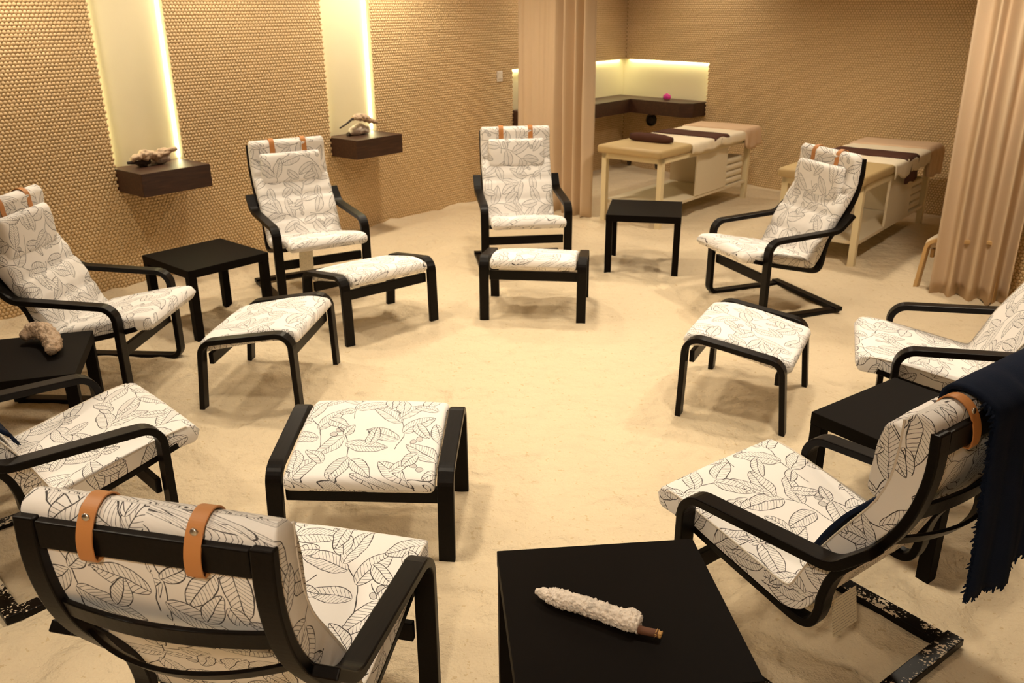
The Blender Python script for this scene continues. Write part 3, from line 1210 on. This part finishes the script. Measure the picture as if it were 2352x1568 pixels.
def make_stool(frame, cush, name):
    t = thing(name, '', 'footstool')
    for s in (-1, 1):
        strip('leg_frame', STOOL_PATH, 0.027, s * 0.31 - 0.03, s * 0.31 + 0.03, frame, t)
    box('crossbar', 0.198, 0.222, -0.279, 0.279, 0.265, 0.325, frame, t)
    box('crossbar', -0.215, -0.191, -0.279, 0.279, 0.220, 0.280, frame, t)
    CP = catmull([(0.262, 0.368), (0.16, 0.383), (0.05, 0.371), (-0.08, 0.345), (-0.20, 0.320), (-0.262, 0.300)], 8)
    cp = list(reversed(CP))
    # path must have its normal up
    slab('cushion', [p for p in CP][::-1], 0.272, 0.066, cush, t, corner=0.02, wrinkle=0.0025, seed=9.0) if path_normals(cp)[3].y > 0 else \
        slab('cushion', CP, 0.272, 0.066, cush, t, corner=0.02, wrinkle=0.0025, seed=9.0)
    return t


st0 = make_stool('frame', 'print', 'footstool')
STOOLS = [((-1.279, 4.261), -6.2, 'leaf-print footstool second from the left wall, in front of the far left armchair'),
          ((-0.897, 5.209), -49.3, 'leaf-print footstool in front of the armchair under the niches'),
          ((0.161, 5.453), -96.9, 'leaf-print footstool directly in front of the middle back armchair'),
          ((1.190, 4.043), 152.96, 'leaf-print footstool on the right side of the open sand'),
          ((-0.537, 2.919), 87.1, 'large-looking leaf-print footstool in the foreground before the nearest armchair')]
for i, (xy, deg, lab) in enumerate(STOOLS):
    o = st0 if i == 0 else copy_tree(st0)
    o.location = (xy[0], xy[1], 0)
    o.rotation_euler = (0, 0, math.radians(deg))
    o['label'] = lab
    o['group'] = 'leaf-print footstools'
sb = make_stool('birch', 'beige_cushion', 'footstool')
sb.location = (3.30, 5.93, 0)
sb.rotation_euler = (0, 0, math.radians(-45))
sb['label'] = 'pale birch footstool with beige cushion peeking from behind the right curtain'


# ------------------------------------------------------------------ side tables
def make_table():
    t = thing('side_table', '', 'table', group='black square side tables')
    a = 0.275
    box('table_top', -a, a, -a, a, 0.40, 0.45, 'table', t, 0.002)
    for sx in (-1, 1):
        for sy in (-1, 1):
            x0, y0 = (a - 0.05 if sx > 0 else -a + 0.001), (a - 0.05 if sy > 0 else -a + 0.001)
            box('leg', x0, x0 + 0.049, y0, y0 + 0.049, -0.03, 0.40, 'table', t, 0.002)
    return t


tb0 = make_table()
TABLES = [((-1.923, 5.248), 48.9, 0.0, 1.0, 'black square side table between the two left armchairs, against the tiled wall'),
          ((1.019, 6.479), -11.0, 0.0, 1.0, 'black square side table at the back, in front of the left massage table'),
          ((0.262, 1.790), 5.6, 0.02, 1.025, 'black square side table in the foreground with a salt-crusted stick on it'),
          ((1.522, 2.892), 35.3, 0.0, 1.0, 'black square side table at the right, between the two right armchairs'),
          ((-2.199, 3.545), 17.0, 0.0, 1.0, 'black square side table at the left edge with a curled crusted lump on it')]
for i, (xy, deg, dz, sc, lab) in enumerate(TABLES):
    o = tb0 if i == 0 else copy_tree(tb0)
    o.location = (xy[0], xy[1], dz)
    o.scale = (sc, sc, 1)
    o.rotation_euler = (0, 0, math.radians(deg))
    o['label'] = lab


# ------------------------------------------------------------------ salt-crusted branches
# on the foreground table
ZT = 0.472
a, b = gp(1262, 1366, ZT + 0.020), gp(1462, 1432, ZT + 0.022)
ax = (b - a).normalized()
t = thing('salt_stick', 'white salt-crusted stick lying on the black foreground table', 'branch', (a + b) / 2 - Vector((0, 0, 0.022)))
org = t.location.copy()


def rel(p):
    return p - org


crust('salt_crust', [rel(a - ax * 0.003), rel(a + ax * 0.03), rel((a + b) / 2 + Vector((0.0, 0.004, 0))), rel(b - ax * 0.03), rel(b + ax * 0.008)], [0.019, 0.023, 0.023, 0.023, 0.021], 'salt', t, 0.24, 150, 56, 26, 1.0)
crust('salt_tip', [rel(a - ax * 0.038 - Vector((0, 0, 0.002))), rel(a - ax * 0.015), rel(a + ax * 0.02)], [0.008, 0.0145, 0.013], 'salt', t, 0.30, 70, 32, 14, 4.0)
crust('salt_lump', [rel(b + Vector((0.014, 0.026, 0.002))), rel(b - ax * 0.02 + Vector((0.012, 0.024, 0.004))), rel(b - ax * 0.045 + Vector((0.0, 0.012, 0.004)))], [0.008, 0.0135, 0.012], 'salt', t, 0.15, 90, 22, 10, 6.0)
e1 = gp(1512, 1455, ZT + 0.014)
tw = crust('twig', [rel(b - ax * 0.05), rel(b + Vector((0, -0.008, -0.008))), rel(e1)], [0.0105, 0.0105, 0.010], 'twig', t, 0.08, 40, 18, 8, 2.0)
crust('split_end', [rel(e1 - (e1 - b).normalized() * 0.006), rel(e1 + (e1 - b).normalized() * 0.009)], [0.0098, 0.0075], 'twig_core', tw, 0.7, 260, 24, 6, 3.0)

# on the left table: a curled crusted lump
zl = 0.452
t = thing('salt_curl', 'curled tan salt-crusted lump on the black table at the left edge', 'branch', (0, 0, 0))
arc = [gp(52, 776, zl + 0.03), gp(68, 763, zl + 0.045), gp(94, 759, zl + 0.055), gp(114, 772, zl + 0.05), gp(121, 791, zl + 0.04), gp(117, 806, zl + 0.03)]
org = Vector((arc[2].x, arc[2].y, zl))
t.location = org
crust('salt_crust', [p - org for p in arc], [0.020, 0.034, 0.040, 0.039, 0.036, 0.022], 'salt_tan', t, 0.26, 55, 60, 18, 8.0)

# on the niche shelves
ms = wall_empty_matrix(WA, WD, WN)
t = thing('crusted_branch', 'salt-crusted dark branch on the left walnut shelf', 'branch', ms @ Vector((1.17, 0.12, SH1)))
t.rotation_euler = (0, 0, math.atan2(WD.y, WD.x))
crust('dark_branch', [(-0.20, 0.02, 0.045), (-0.10, 0.03, 0.035), (-0.03, 0.05, 0.03)], [0.010, 0.014, 0.02], 'dark_twig', t, 0.2, 40, 16, 8, 1)
crust('branch_foot', [(-0.09, 0.07, 0.0), (-0.07, 0.06, 0.03), (-0.05, 0.05, 0.055)], [0.034, 0.036, 0.02], 'dark_twig', t, 0.3, 40, 20, 8, 2)
crust('salt_crust', [(-0.17, 0.02, 0.065), (-0.08, 0.03, 0.078), (0.02, 0.04, 0.07), (0.09, 0.03, 0.085), (0.17, 0.0, 0.10)], [0.016, 0.034, 0.030, 0.026, 0.012], 'salt_tan', t, 0.5, 30, 36, 12, 3)
crust('salt_lump', [(-0.01, 0.08, 0.02), (0.05, 0.06, 0.04), (0.12, 0.03, 0.04)], [0.022, 0.038, 0.022], 'salt', t, 0.45, 34, 30, 10, 5)

t = thing('crusted_branch', 'bent twig with salt crust lying over a white salt rock on the second walnut shelf', 'branch', ms @ Vector((3.06, 0.14, SH1)))
t.rotation_euler = (0, 0, math.atan2(WD.y, WD.x))
crust('salt_rock', [(-0.09, 0.06, 0.035), (0.0, 0.07, 0.05), (0.10, 0.06, 0.03)], [0.028, 0.048, 0.032], 'salt', t, 0.3, 26, 32, 10, 9)
crust('dark_foot', [(-0.11, 0.08, 0.01), (-0.06, 0.085, 0.012), (0.0, 0.09, 0.008)], [0.018, 0.022, 0.012], 'dark_twig', t, 0.3, 40, 18, 8, 12)
crust('twig', [(-0.24, 0.02, 0.085), (-0.16, 0.02, 0.115), (-0.10, 0.02, 0.145), (-0.02, 0.03, 0.15)], [0.006, 0.008, 0.010, 0.012], 'dark_twig', t, 0.2, 60, 14, 8, 6)
crust('salt_crust', [(-0.09, 0.02, 0.150), (-0.03, 0.03, 0.155), (0.05, 0.04, 0.14), (0.12, 0.04, 0.112), (0.19, 0.03, 0.085)], [0.018, 0.026, 0.030, 0.026, 0.009], 'salt_tan', t, 0.35, 44, 36, 12, 7)

# pink flower on the corner shelf
p = wr(0.76, 0.14) + Vector((0, 0, SH1))
t = thing('flower', 'small round pink flower on the corner shelf', 'flower', p)
for k in range(11):
    ring = 0 if k < 1 else (1 if k < 5 else 2)
    bm = bmesh.new()
    bmesh.ops.create_uvsphere(bm, u_segments=10, v_segments=6, radius=0.026)
    for vv in bm.verts:
        vv.co = Vector((vv.co.x, vv.co.y * (0.45 if ring else 0.9), vv.co.z * 1.1))
    o = bm_obj('petal', bm, 'pink', t, True)
    a = k * 2.4
    r = (0, 0.02, 0.034)[ring]
    o.location = (r * math.cos(a), r * math.sin(a), 0.047 - 0.008 * ring)
    o.rotation_euler = (0, (0, 0.2, 0.45)[ring], a + PI / 2)


# ------------------------------------------------------------------ massage tables
TL, TW, TZ = 1.84, 0.68, 0.70


def rounded_box(name, x0, x1, y0, y1, z0, z1, mat, parent, r=0.025):
    o = bm_obj(name, box_bm(x0, x1, y0, y1, z0, z1), mat, parent, True)
    md = o.modifiers.new('bevel', 'BEVEL')
    md.width = r
    md.segments = 4
    return o


def make_massage_table():
    t = thing('massage_table', '', 'massage table', group='padded massage tables')
    rounded_box('pad', -0.06, TL, -TW / 2, TW / 2, TZ - 0.075, TZ, 'pad', t)
    for (x0, x1, y0, y1) in ((0, TL - 0.06, -TW / 2 + 0.02, -TW / 2 + 0.06), (0, TL - 0.06, TW / 2 - 0.06, TW / 2 - 0.02), (0, 0.04, -TW / 2 + 0.06, TW / 2 - 0.06), (TL - 0.1, TL - 0.06, -TW / 2 + 0.06, TW / 2 - 0.06)):
        box('apron_rail', x0, x1, y0, y1, TZ - 0.125, TZ - 0.078, 'cream_paint', t)
    for x in (0, TL - 0.11):
        for y in (-TW / 2 + 0.02, TW / 2 - 0.07):
            box('leg', x, x + 0.05, y, y + 0.05, -0.03, TZ - 0.078, 'cream_paint', t)
    box('low_shelf', 0.05, TL - 0.11, -TW / 2 + 0.03, TW / 2 - 0.03, 0.155, 0.185, 'white_board', t)
    box('side_panel', 0.66, 1.28, -TW / 2 + 0.025, -TW / 2 + 0.045, 0.186, TZ - 0.126, 'white_board', t)
    box('divider', 1.26, 1.28, -TW / 2 + 0.046, TW / 2 - 0.03, 0.186, TZ - 0.126, 'white_board', t)
    for y in (-0.13, 0.17):
        pts = [(0.20, TZ - 0.08), (0.235, TZ - 0.26), (0.27, TZ - 0.08)]
        strip('face_rest_bracket', fillet(pts, [0, 0.012, 0], 5), 0.012, y - 0.012, y + 0.012, 'dark_twig', t, 0.002)
    return t


def drape(name, x0, x1, hang_l, hang_r, mat, seed, lift=0.004, wav=0.012, nx=36, thick=0.008, skew=0.0, fringe=0.0):
    """cloth lying across the pad: local x along the table, hanging over both long sides"""
    rows = []
    hw = TW / 2 + 0.006
    r = 0.03
    ny = 34
    v, f = [], []
    tot_c = 2 * hw
    for i in range(nx + 1):
        u = i / nx
        x = x0 + (x1 - x0) * u
        hl = hang_l * (1 + 0.35 * noise.noise(Vector((x * 5, seed, 0)))) if hang_l else 0
        hr = hang_r * (1 + 0.35 * noise.noise(Vector((x * 5, seed, 7)))) if hang_r else 0
        for j in range(ny + 1):
            s = -hw - hl + (tot_c + hl + hr) * j / ny
            xx = x + skew * s
            if s < -hw:
                d = -hw - s
                y, z = -hw - 0.006 - wav * 0.8 * (0.5 + noise.noise(Vector((x * 16, d * 4, seed)))) * min(1, d / 0.05), TZ - d
            elif s > hw:
                d = s - hw
                y, z = hw + 0.006 + wav * 0.8 * (0.5 + noise.noise(Vector((x * 16, d * 4, seed + 3)))) * min(1, d / 0.05), TZ - d
            else:
                y, z = s, TZ + lift + 0.004 * noise.noise(Vector((x * 9, s * 9, seed)))
                ed = hw - abs(s)
                if ed < r:
                    z -= (r - ed) ** 2 / r * 0.5
            v.append((xx, y, z))
    for i in range(nx):
        for j in range(ny):
            a0 = i * (ny + 1) + j
            f.append((a0, a0 + 1, a0 + ny + 2, a0 + ny + 1))
    o = mesh_obj(name, v, f, mat, None, True)
    md = o.modifiers.new('cloth', 'SOLIDIFY')
    md.thickness = thick
    md.offset = 1
    return o


mt0 = make_massage_table()
LONG = math.radians(50.2)


def table_at(front_left, front_right):
    """the two near leg positions, left and right as seen from the camera; returns matrix of the table empty"""
    c = (front_left + front_right) / 2
    d = Vector((math.cos(LONG), math.sin(LONG), 0))
    return c, d


MT = []
for i, (pc, lab) in enumerate((((1.085, 7.832), 'tan padded massage table left in the alcove, brown roll pillow on it'),
                               ((2.385, 6.60), 'tan padded massage table right in the alcove, behind the back right armchair'))):
    o = mt0 if i == 0 else copy_tree(mt0)
    o.location = (pc[0], pc[1], 0)
    o.rotation_euler = (0, 0, LONG)
    o['label'] = lab
    MT.append(o)


def on_table(o, i, label, cat):
    o.location = MT[i].location
    o.rotation_euler = MT[i].rotation_euler
    return tag(o, label, cat)


which = ('left', 'right')
for i in (0, 1):
    on_table(drape('blanket', 0.52 if i == 0 else 0.62, 1.66, 0.09 if i == 0 else 0.12, 0.05, 'cream_blanket', 3.0 + i * 5, skew=0.12 if i == 0 else 0.05), i, 'cream blanket spread over the %s massage table' % which[i], 'blanket')
    on_table(drape('table_runner', 0.90, 1.22, 0.06 if i == 0 else 0.20, 0.03, 'brown_runner', 8.0 + i * 3, lift=0.013, nx=8, wav=0.004), i, 'dark brown runner laid across the %s massage table' % which[i], 'runner')
    # towel folded over the far end, hanging down
    o = drape('towel', TL - 0.30, TL + 0.07, 0.17 if i == 0 else 0.24, 0.10, 'beige_towel', 21.0 + i, lift=0.018, wav=0.03, nx=18, thick=0.03, skew=-0.05)
    on_table(o, i, 'thick beige towel folded over the far end of the %s massage table' % which[i], 'towel')
    # linens on the low shelf
    for k in range(4):
        o = rounded_box('folded_linen', 1.30, 1.70 - 0.01 * (k % 2), -TW / 2 + 0.05, TW / 2 - 0.08, 0.187 + 0.066 * k, 0.187 + 0.066 * k + 0.062, 'linen', None, 0.022)
        on_table(o, i, '%s linen of the stack under the %s massage table' % (('bottom folded', 'second lowest folded', 'third lowest folded', 'topmost folded')[k], which[i]), 'linen')
        o['group'] = 'folded linens under the massage tables'
# brown half-roll pillow on the left table
pth = [Vector((0.36, 0.24 - 0.44 * k / 10, TZ + 0.036)) for k in range(11)]
o = crust('roll_pillow', pth, [0.030, 0.044, 0.046, 0.046, 0.042, 0.026], 'brown_runner', None, 0.05, 20, 24, 2, 1.0)
on_table(o, 0, 'dark reddish-brown roll pillow at the bare end of the left massage table', 'pillow')


# ------------------------------------------------------------------ navy throws
def throw(name, label, chair, front_z, back_z, y_left, y_right, seed, fringe_side):
    """cloth over a chair back, in the chair's own coordinates"""
    cn = path_normals(CUSH_REV)
    front = [p + n_ * (0.047 + 0.022 * max(0.0, min(1.0, (0.66 - p.y) / 0.1))) for p, n_ in zip(CUSH_REV, cn)][::-1]
    front = [(q.x, q.y) for q in front if q.x < -0.36 and front_z <= q.y < 0.97][::4]
    over = [(-0.592, 1.012), (-0.634, 1.032), (-0.685, 1.02)]
    back = [(-0.722, 0.99), (-0.728, 0.92), (-0.735, 0.85), (-0.742, 0.77), (-0.748, 0.69), (-0.752, 0.61), (-0.755, 0.53), (-0.757, 0.45), (-0.758, 0.40)]
    back = [q for q in back if q[1] >= back_z]
    P = catmull([Vector(q) for q in front + over + back], 5)
    n = 26
    t = thing(name, label, 'throw blanket', chair.location)
    t.rotation_euler = chair.rotation_euler
    v, f = [], []
    K = len(P)
    nsx = path_normals(P)
    for i, p in enumerate(P):
        tt = i / (K - 1)
        yl = y_left(p, tt)
        yr = y_right(p, tt)
        for j in range(n + 1):
            u = j / n
            y = yl + (yr - yl) * u
            amp = 0.016 * max(0.0, (tt - 0.5) * 2)
            w = amp * (math.sin(u * 15 + seed) + 0.6 * math.sin(u * 31 + tt * 3))
            q = p + nsx[i] * w
            zz = q.y - (0.05 * max(0, tt - 0.75) * 4 * (1 - u) if tt > 0.75 else 0)
            v.append((q.x, y, zz))
    for i in range(K - 1):
        for j in range(n):
            a0 = i * (n + 1) + j
            f.append((a0, a0 + 1, a0 + n + 2, a0 + n + 1))
    o = mesh_obj('cloth', v, f, 'navy', t, True)
    md = o.modifiers.new('cloth', 'SOLIDIFY')
    md.thickness = 0.012
    md.offset = 0
    # knotted fringe along the left edge and hem
    bm = bmesh.new()
    r = random.Random(5)

    def tassel(p, d, L):
        d = d.normalized()
        a_ = d.cross(Vector((0.3, 0.2, 1))).normalized() * 0.0035
        b_ = d.cross(a_).normalized() * 0.0035
        rings = []
        for k in range(3):
            q = p + d * L * k / 2 + Vector((r.uniform(-1, 1), r.uniform(-1, 1), r.uniform(-1, 0.2))) * 0.003 * k
            sc = (1.0, 1.2, 0.5)[k]
            rings.append([bm.verts.new(q + a_ * sc * math.cos(h) + b_ * sc * math.sin(h)) for h in (0, 1.57, 3.14, 4.71)])
        for k in range(2):
            for h in range(4):
                bm.faces.new((rings[k][h], rings[k][(h + 1) % 4], rings[k + 1][(h + 1) % 4], rings[k + 1][h]))
    if fringe_side:
        for i in range(int(K * 0.62), K):
            for rep in range(3):
                q = Vector(v[i * (n + 1)])
                if i + 1 < K:
                    q = q.lerp(Vector(v[(i + 1) * (n + 1)]), rep / 3)
                tassel(q + Vector((0, 0, r.uniform(-0.004, 0.004))), Vector((r.uniform(-0.3, 0.3), 1, r.uniform(-1.0, -0.2))), r.uniform(0.008, 0.020))
    for j in range(n + 1):
        for rep in range(3):
            idx = (K - 1) * (n + 1) + j
            q = Vector(v[idx])
            if j < n:
                q = q.lerp(Vector(v[idx + 1]), rep / 3)
            tassel(q, Vector((r.uniform(-0.3, 0.3), r.uniform(-0.3, 0.3), -1)), r.uniform(0.012, 0.024))
    if fringe_side == 2:
        for j in range(n + 1):
            for rep in range(3):
                q = Vector(v[j])
                if j < n:
                    q = q.lerp(Vector(v[j + 1]), rep / 3)
                tassel(q, Vector((0.5, r.uniform(-0.3, 0.3), -1)), r.uniform(0.03, 0.05))
    fr = bm_obj('fringe', bm, 'navy', t)
    fr['kind'] = 'stuff'
    return t


def cf_left(p, tt):
    if tt < 0.5:
        return 0.20 - 0.11 * tt / 0.5
    return 0.09 - 0.01 * (tt - 0.5) * 2


throw('throw_blanket', 'dark navy throw hanging over the back of the lower right armchair', CH['CF'], 0.40, 0.46,
      cf_left, lambda p, tt: -0.36, 1.0, 1)
throw('throw_blanket', 'dark navy fringed throw on the back of the left edge armchair', CH['CH'], 0.60, 0.55,
      lambda p, tt: 0.20, lambda p, tt: -0.24, 4.0, 2)
